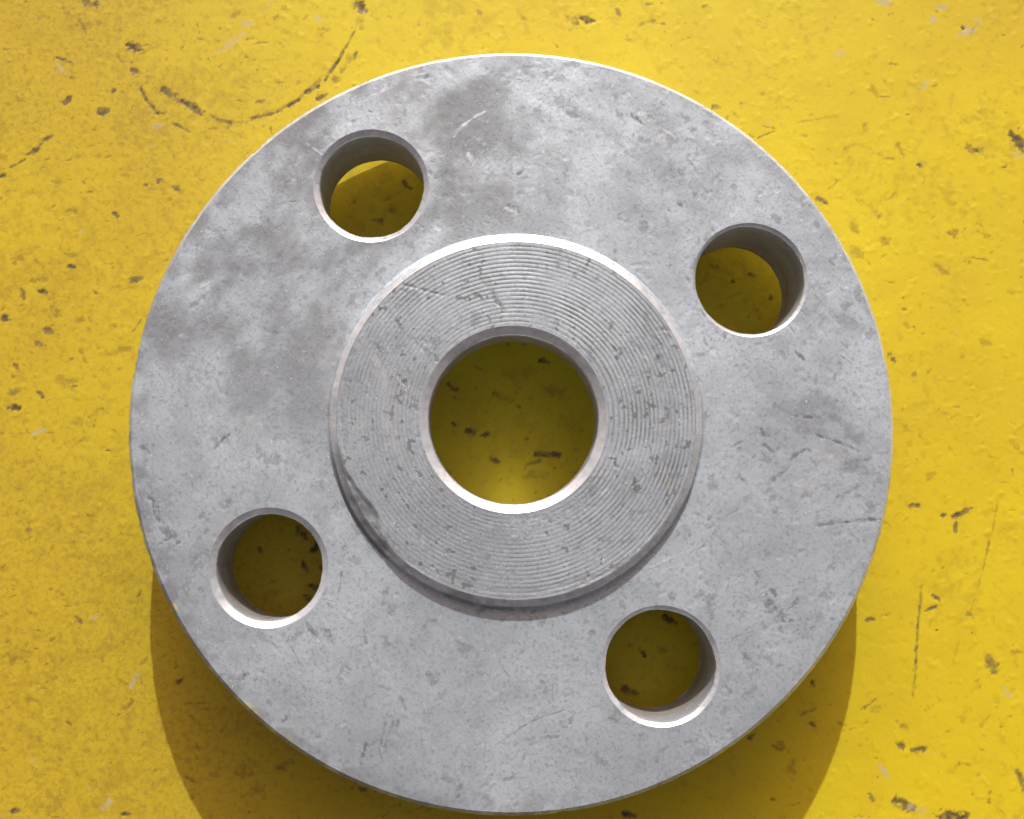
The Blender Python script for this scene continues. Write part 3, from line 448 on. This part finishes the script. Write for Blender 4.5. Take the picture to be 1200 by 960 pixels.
# ------------------------------------------------------------------ flange surface relief
FM = [(a, b, c, d, w * 0.82, s * 0.95, k) for a, b, c, d, w, s, k in parse(FACE_MARKS)]
RM = [(a, b, c, d, w * (1 if k == 'g' else 0.8), s * 0.85, k) for a, b, c, d, w, s, k in parse(RAISED_MARKS)]
rs = np.random.RandomState(4)
for i in range(260):                                   # small handling scratches
    a = rs.uniform(0, 2 * math.pi); r = math.sqrt(rs.uniform(25 ** 2, 47 ** 2))
    px, py = r * math.cos(a), r * math.sin(a)
    L = 0.25 + rs.exponential(0.7); t = rs.choice([0.5, -0.9, 1.2]) + rs.normal(0, 0.5)
    FM.append((px, py, px + L * math.cos(t), py + L * math.sin(t), 0.04 + 0.06 * rs.rand(), rs.uniform(0.25, 0.8),
               "s" if rs.rand() < 0.55 else "h"))

def face_relief(x, y):
    st = strokes(x, y, FM, "s", 0.8, 1.6, 71)
    sh = strokes(x, y, FM, "h", 0.9, 2.0, 73)
    ye = strokes(x, y, FM, "y", 0.9, 1.6, 75)
    # loose grey discolouration, sparkle of crushed metal
    blot = fbm(x, y, 0.12, 4, 77, 0.6)
    upper_left = sstep(15, -30, x) * sstep(-25, 15, y)
    # broad rubbed smears, drawn out along the way the part was dragged; heavy at the upper left and top
    def drawn(ang, fl, fs, seed):
        ca, sa = math.cos(ang), math.sin(ang)
        return fbm((x * ca + y * sa) * fl / fs, -x * sa + y * ca, fs, 4, seed, 0.65)
    smear = drawn(0.95, 0.10, 0.17, 76)
    smear2 = drawn(-0.55, 0.09, 0.17, 78)
    top_band = sstep(12, 34, y) * sstep(40, 20, np.abs(x - 8))
    where = np.clip(0.9 * upper_left + 0.5 * top_band, 0, 1)
    st = np.maximum(st, 0.76 * where * sstep(-0.45, 0.45, np.where(x < 0, smear, smear2) + 0.8 * blot))
    right = sstep(28, 40, x) * sstep(32, 10, np.abs(y + 4))
    st = np.maximum(st, (0.14 + 0.45 * right) * sstep(0.0, 0.55, smear2 + 0.5 * fbm(x, y, 0.5, 3, 74)))
    st = np.maximum(st, 0.5 * sstep(0.36, 0.6, fbm(x, y, 0.6, 3, 79, 0.65)))
    # whitish zinc-like bloom in ragged clouds
    bloom = (0.25 + 0.75 * where) * sstep(0.12, 0.55, fbm(x * 1.4 + y * 0.5, y * 0.7 - x * 0.3, 0.17, 4, 82, 0.65)) * (0.35 + 0.65 * sstep(-0.3, 0.3, fbm(x, y, 1.0, 2, 84)))
    spark = sstep(0.52, 0.70, fbm(x, y, 1.3, 2, 81, 0.6)) * sstep(-0.05, 0.4, fbm(x, y, 0.09, 2, 83))
    sh = np.maximum(sh, 0.40 * spark)
    sh = np.maximum(sh, 0.30 * bloom)
    r = np.hypot(x, y)
    th = np.arctan2(y, x)
    # dark oxide along the rim, patchy, heavier towards the lower left
    lowl = 0.5 + 0.5 * np.cos(th - math.radians(205))
    rimd = 0.8 * sstep(44.2, 46.6, r + 1.1 * fbm(x, y, 0.35, 3, 85)) * (0.15 + 0.65 * lowl) * sstep(-0.25, 0.3, fbm(x, y, 0.45, 3, 87))
    st = np.maximum(st, rimd)
    z = 0.03 * fbm(x, y, 0.10, 3, 91) + 0.008 * fbm(x, y, 0.6, 2, 93, 0.5)
    z -= 0.022 * strokes(x, y, FM, "s", 0.6, 1.6, 71)
    z += 0.02 * sh - 0.02 * sstep(0.35, 0.7, fbm(x, y, 0.9, 2, 95))
    return z, st, sh, ye

def gouge(x, y):
    """knocked-off stretch of the raised face's edge at the lower left"""
    a = np.degrees(np.arctan2(y, x)) % 360
    d = 1.05 * sstep(196, 208, a) * sstep(222, 215, a) + 0.35 * sstep(182, 197, a) * sstep(232, 221, a)
    d = d * (1 + 0.25 * fbm(a * 0.4, a * 0, 0.4, 2, 160))
    return sstep(-0.15, 0.55, np.hypot(x, y) - (R_RF - d)) * sstep(0.0, 0.3, d)

def sector(n_per_mm, nv, ro):
    """O-grid around one bolt hole: a quarter of the ring from under the raised face to the rim"""
    ri = 22.6
    A = math.pi / 4
    def ang(px, py): return math.atan2(py, px - PCD)
    def n(L): return max(4, int(L * n_per_mm))
    t = np.linspace(-A, A, n(ro * 2 * A) + 1)[:-1]
    outer = np.c_[ro * np.cos(t), ro * np.sin(t)]
    s = np.linspace(ro, ri, n(ro - ri) + 1)[:-1]
    up = np.c_[s * math.cos(A), s * math.sin(A)]
    t = np.linspace(A, -A, n(ri * 2 * A) + 1)[:-1]
    inner = np.c_[ri * np.cos(t), ri * np.sin(t)]
    s = np.linspace(ri, ro, n(ro - ri) + 1)[:-1]
    dn = np.c_[s * math.cos(A), -s * math.sin(A)]
    Bp = np.r_[outer, up, inner, dn]
    phi = np.arctan2(Bp[:, 1], Bp[:, 0] - PCD)
    v = np.linspace(0, 1, nv)
    return phi, Bp, v

def sector_points(rad, phi, Bp, v):
    H = np.c_[PCD + rad * np.cos(phi), rad * np.sin(phi)]
    return (H[None] * (1 - v)[:, None, None] + Bp[None] * v[:, None, None]).reshape(-1, 2)

def rotz(xy, deg):
    c, s = math.cos(math.radians(deg)), math.sin(math.radians(deg))
    return np.c_[xy[:, 0] * c - xy[:, 1] * s, xy[:, 0] * s + xy[:, 1] * c]

def revolve(profile, n):
    """profile list of (r, z); rows follow the profile"""
    th = np.linspace(0, 2 * math.pi, n, endpoint=False)
    pr = np.array(profile)
    x = pr[:, :1] * np.cos(th)[None]; y = pr[:, :1] * np.sin(th)[None]
    z = np.repeat(pr[:, 1:], n, 1)
    return np.c_[x.ravel(), y.ravel(), z.ravel()], grid_quads(len(pr), n, True)

def subdiv(profile, step):
    out = [profile[0]]
    for a, b in zip(profile[:-1], profile[1:]):
        k = max(1, int(math.hypot(b[0] - a[0], b[1] - a[1]) / step))
        for i in range(1, k + 1):
            out.append((a[0] + (b[0] - a[0]) * i / k, a[1] + (b[1] - a[1]) * i / k))
    return out

def build_flange():
    root = bpy.data.objects.new("pipe_flange", None)
    COL.objects.link(root)
    root.empty_display_size = 0.02
    root["label"] = "round grey steel pipe flange with four bolt holes and serrated raised face"
    root["category"] = "flange"

    # --- the disc: top face, rim, underside
    cos, qs, off = [], [], 0
    phi, Bp, v = sector(5.6, 105, R_OUT - 0.55)
    for a in HOLE_ANG:
        xy = rotz(sector_points(HOLE_OUT, phi, Bp, v), a)
        cos.append(np.c_[xy, np.full(len(xy), Z_TOP)])
        qs.append(grid_quads(len(v), len(phi), True, off, flip=True)); off += len(xy)
    nface = off
    ro = R_OUT
    rim = subdiv([(ro - 0.55, 0.0), (ro - 0.50, -0.03), (ro - 0.10, -0.36), (ro, -0.55)], 0.1) \
        + subdiv([(ro, -0.55), (ro, -THICK + 0.3), (ro - 0.3, -THICK)], 0.8)[1:]
    c, q = revolve([(r, z + Z_TOP) for r, z in rim], 1400)
    # nicks and slight waviness of the turned rim
    th = np.arctan2(c[:, 1], c[:, 0]); u = th * ro
    w = sstep(0.0, 0.5, Z_TOP - c[:, 2])
    nick = sstep(0.35, 0.62, fbm(u, c[:, 2] * 0.7, 0.35, 3, 101)) * 0.11 + 0.03 * fbm(u, c[:, 2], 0.8, 3, 103)
    k = 1 - w * nick / ro
    c[:, 0] *= k; c[:, 1] *= k
    cos.append(c); qs.append(q[:, ::-1] + off); off += len(c)
    ph2, B2, v2 = sector(1.2, 8, R_OUT - 0.3)
    for a in HOLE_ANG:
        xy = rotz(sector_points(6.8, ph2, B2, v2), a)
        cos.append(np.c_[xy, np.full(len(xy), Z_BOT)])
        qs.append(grid_quads(len(v2), len(ph2), True, off)); off += len(xy)
    c = np.concatenate(cos); q = np.concatenate(qs)
    z, st, sh, ye = face_relief(c[:, 0], c[:, 1])
    top = (c[:, 2] > Z_TOP - 2)
    wz = sstep(Z_TOP - 1.2, Z_TOP - 0.3, c[:, 2])
    c[:, 2] += z * wz
    rimz = (np.hypot(c[:, 0], c[:, 1]) > R_OUT - 0.53) & top
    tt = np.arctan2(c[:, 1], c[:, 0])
    worn_lit = sstep(-0.55, 0.35, np.cos(tt - math.radians(50)) + 0.35 * fbm(tt * 47, c[:, 2], 0.12, 3, 171))  # paints the rim brighter at upper right, as if lit from there
    st = np.where(rimz, st * (1 - 0.8 * worn_lit), st * top)
    sh = np.where(rimz, np.maximum(sh, 0.95 * worn_lit * sstep(0.75, 0.45, Z_TOP - c[:, 2])), sh * top)
    make_mesh("flange_disc", c, q, {"stain": st, "shine": sh, "yellow": ye * top}, MAT_STEEL, root)
    disc = root.children[0]

    # --- bolt holes: chamfered rim and bored wall
    for a, rin in zip(HOLE_ANG, HOLE_IN):
        ch = HOLE_OUT - rin
        prof = subdiv([(HOLE_OUT, 0), (HOLE_OUT - ch * 0.08, -ch * 0.03), (rin + ch * 0.08, -ch * 0.66), (rin, -ch * 0.85)], 0.12) \
            + subdiv([(rin, -ch * 0.85), (6.8, -THICK)], 0.6)[1:]
        pr = np.array(prof)
        X = pr[:, :1] * np.cos(phi)[None] + PCD; Y = pr[:, :1] * np.sin(phi)[None]
        Zz = np.repeat(pr[:, 1:] + Z_TOP, len(phi), 1)
        xy = rotz(np.c_[X.ravel(), Y.ravel()], a)
        c = np.c_[xy, Zz.ravel()]
        cx, cy = PCD * math.cos(math.radians(a)), PCD * math.sin(math.radians(a))
        dx, dy = c[:, 0] - cx, c[:, 1] - cy
        aa = np.arctan2(dy, dx) * 7
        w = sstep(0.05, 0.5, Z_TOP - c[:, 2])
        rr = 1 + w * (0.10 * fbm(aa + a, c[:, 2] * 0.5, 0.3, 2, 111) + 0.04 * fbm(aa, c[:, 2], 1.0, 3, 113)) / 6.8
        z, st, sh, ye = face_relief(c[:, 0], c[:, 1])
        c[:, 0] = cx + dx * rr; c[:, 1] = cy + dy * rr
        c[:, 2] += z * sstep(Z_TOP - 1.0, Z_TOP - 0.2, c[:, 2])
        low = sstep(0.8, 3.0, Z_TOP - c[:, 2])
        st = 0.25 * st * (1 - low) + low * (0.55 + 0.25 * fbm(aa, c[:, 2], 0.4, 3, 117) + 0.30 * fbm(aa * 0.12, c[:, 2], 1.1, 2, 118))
        chm = sstep(Z_TOP - 1.1 * ch, Z_TOP - 0.75 * ch, c[:, 2]) * sstep(Z_TOP + 0.03, Z_TOP - 0.05, c[:, 2])
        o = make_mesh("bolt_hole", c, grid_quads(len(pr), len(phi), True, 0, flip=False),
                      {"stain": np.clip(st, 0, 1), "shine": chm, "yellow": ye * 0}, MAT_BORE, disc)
        o["label"] = "chamfered through hole for a bolt"

    # --- raised face: serrated ring, rounded shoulder, tapered side, fillet
    n = 1000
    th = np.linspace(0, 2 * math.pi, n, endpoint=False)
    rr = np.arange(R_BORE + 1.1, R_RF + 0.001, 0.0487)
    TH, RR = np.meshgrid(th, rr)
    Rr = RR.ravel(); T = TH.ravel()
    x = Rr * np.cos(T) + RF_OFF[0]; y = Rr * np.sin(T) + RF_OFF[1]
    bl = sstep(R_BORE + 3.0, R_BORE + 1.1, Rr)              # bore and face are not quite concentric
    x += bl * (BORE_OFF[0] - RF_OFF[0]); y += bl * (BORE_OFF[1] - RF_OFF[1])
    pitch = 0.52
    ph = (Rr + pitch * T / (2 * math.pi)) / pitch                # one spiral tool mark
    ph = ph + 0.04 * fbm(x, y, 0.12, 2, 121)
    wave = 0.5 + 0.5 * np.cos(2 * math.pi * ph)
    st = strokes(x, y, RM, "s", 0.8, 1.6, 123)
    sh = strokes(x, y, RM, "h", 0.8, 1.6, 125)
    ye = strokes(x, y, RM, "y", 0.9, 1.6, 129)
    ang = np.degrees(T) % 360
    worn_lit = 0.5 + 0.5 * np.cos(np.radians(ang - 215))            # left side is rubbed flat
    depth = (1 - 0.72 * sstep(0.3, 1.0, worn_lit + 0.25 * fbm(x, y, 0.15, 3, 131)))
    depth *= np.clip(0.72 + 0.6 * fbm(x, y, 0.25, 3, 133) + 0.25 * fbm(x, y, 1.1, 2, 134), 0.1, 1.4)
    edge = sstep(0, 0.35, R_RF - Rr) * sstep(0, 0.35, Rr - R_BORE - 1.05)
    groove = (1 - wave) ** 2.2 * depth * edge
    gk = gouge(x - RF_OFF[0], y - RF_OFF[1])
    z = Z_RF - 0.032 * groove + 0.012 * fbm(x, y, 0.8, 3, 135) - 0.05 * st - 0.30 * gk * (1 + 0.35 * fbm(x, y, 0.6, 2, 163))
    st = np.clip(np.maximum(st, 0.16 + 0.20 * sstep(0.35, 0.9, worn_lit) + 0.85 * groove * (0.8 + 0.5 * fbm(x, y, 0.5, 3, 137))), 0, 1)
    st = np.maximum(st, gk * (0.80 + 0.25 * fbm(x, y, 0.9, 2, 165)))
    st = np.maximum(st, 0.62 * sstep(0.20, 0.5, fbm(x, y, 0.6, 4, 139, 0.7)))
    sh = np.maximum(sh * (1 - gk), 0.35 * sstep(0.42, 0.62, fbm(x, y, 1.6, 2, 141)) * (1 - st))
    st = np.maximum(st, 0.9 * sstep(0.46, 0.60, fbm(x, y, 1.4, 2, 140)) * sstep(-0.35, 0.1, fbm(x, y, 0.16, 2, 142) + 0.2 * worn_lit))
    c1 = np.c_[x, y, z]
    q1 = grid_quads(len(rr), n, True)
    prof = subdiv([(R_RF, RF_H), (R_RF + 0.06, RF_H - 0.02), (R_RF + 0.82, RF_H - 0.58), (R_RF + 0.90, RF_H - 0.75), (R_RF + 0.98, 0.30),
                   (R_RF + 1.10, 0.12), (R_RF + 1.30, 0.02), (R_RF + 1.55, -0.06)], 0.09)
    c2, q2 = revolve([(r, zz + Z_TOP) for r, zz in prof], n)
    c2[:, 0] += RF_OFF[0]; c2[:, 1] += RF_OFF[1]
    r2 = np.hypot(c2[:, 0], c2[:, 1]); t2 = np.arctan2(c2[:, 1], c2[:, 0]); u = t2 * 23
    gk2 = gouge(c2[:, 0] - RF_OFF[0], c2[:, 1] - RF_OFF[1])
    w2 = sstep(0.0, 0.5, Z_RF - c2[:, 2]) * sstep(0.05, 0.5, c2[:, 2] - Z_TOP)
    kk = 1 - (w2 * (0.08 * fbm(u, c2[:, 2], 0.35, 3, 143) + 0.04 * fbm(u, c2[:, 2], 1.2, 3, 145))) / 23
    c2[:, 0] *= kk; c2[:, 1] *= kk
    top2 = sstep(Z_RF - 1.3, Z_RF, c2[:, 2])
    c2[:, 2] += -0.30 * gk2 * top2 * (1 + 0.35 * fbm(c2[:, 0], c2[:, 1], 0.6, 2, 163))
    zf, sf, shf, yf = face_relief(c2[:, 0], c2[:, 1])
    c2[:, 2] += zf * sstep(0.3, 0.05, c2[:, 2] - Z_TOP)
    lowleft = 0.5 + 0.5 * np.cos(t2 - math.radians(215))
    s2 = np.maximum(0.85 * gk2, 0.55 * sstep(0.1, 0.5, fbm(u, c2[:, 2], 0.45, 3, 147)) * sstep(0.35, 0.9, lowleft))  # lower left: real edge dirt plus painted dimness away from the light
    s2 = np.maximum(s2, sf * 0.5 * sstep(1.0, 0.2, c2[:, 2] - Z_TOP))
    z0 = np.zeros(len(c2))
    rf = make_mesh("raised_face", np.r_[c1, c2], np.r_[q1[:, ::-1] * 1, (q2 + len(c1))[:, ::-1]],
                   {"stain": np.r_[st, np.clip(s2, 0, 1)], "shine": np.r_[sh, (z0 + sstep(0.1, 0.4, c2[:, 2] - Z_TOP)) * (1 - np.clip(s2, 0, 1))], "yellow": np.r_[ye * 0.5, z0]}, MAT_STEEL, root)
    rf["label"] = "raised ring with fine concentric serrations"

    # --- centre bore: bright chamfer, short bore, wider socket below
    d = Z_RF
    prof = subdiv([(R_BORE + 1.1, 0), (R_BORE + 1.0, -0.04), (R_BORE + 0.1, -0.70), (R_BORE, -0.9)], 0.1) \
        + subdiv([(R_BORE, -0.9), (R_BORE, -5.6), (R_BORE + 0.4, -6.0), (13.3, -6.0), (13.5, -6.3), (13.5, -d + 0.0)], 0.5)[1:]
    c, q = revolve([(r, zz + d) for r, zz in prof], 720)
    c[:, 0] += BORE_OFF[0]; c[:, 1] += BORE_OFF[1]
    t3 = np.arctan2(c[:, 1], c[:, 0]); u = t3 * 10
    w3 = sstep(0.02, 0.4, d - c[:, 2])
    kk = 1 + w3 * (0.05 * fbm(u, c[:, 2], 0.5, 3, 151)) / 10
    c[:, 0] *= kk; c[:, 1] *= kk
    low = sstep(1.0, 2.5, d - c[:, 2])
    s3 = low * sstep(6.3, 5.8, d - c[:, 2]) * np.clip(0.60 + 0.3 * fbm(u, c[:, 2], 0.5, 3, 153), 0, 1)
    make_mesh("center_bore", c, q, {"stain": s3, "shine": np.maximum((1 - low) * 1.0, 0.85 * sstep(5.9, 6.4, d - c[:, 2])), "yellow": s3 * 0}, MAT_BORE, rf, sharp=40)

    # --- stub hub it stands on
    prof = subdiv([(13.5, 0.0), (19.6, 0.0), (20.0, 0.3), (20.4, Z_BOT)], 0.8)
    c, q = revolve(prof, 200)
    zz = np.zeros(len(c))
    make_mesh("hub", c, q[:, ::-1] if False else q, {"stain": zz + 0.3, "shine": zz, "yellow": zz}, MAT_STEEL, root, sharp=30)
    return root

build_plate()
build_flange()
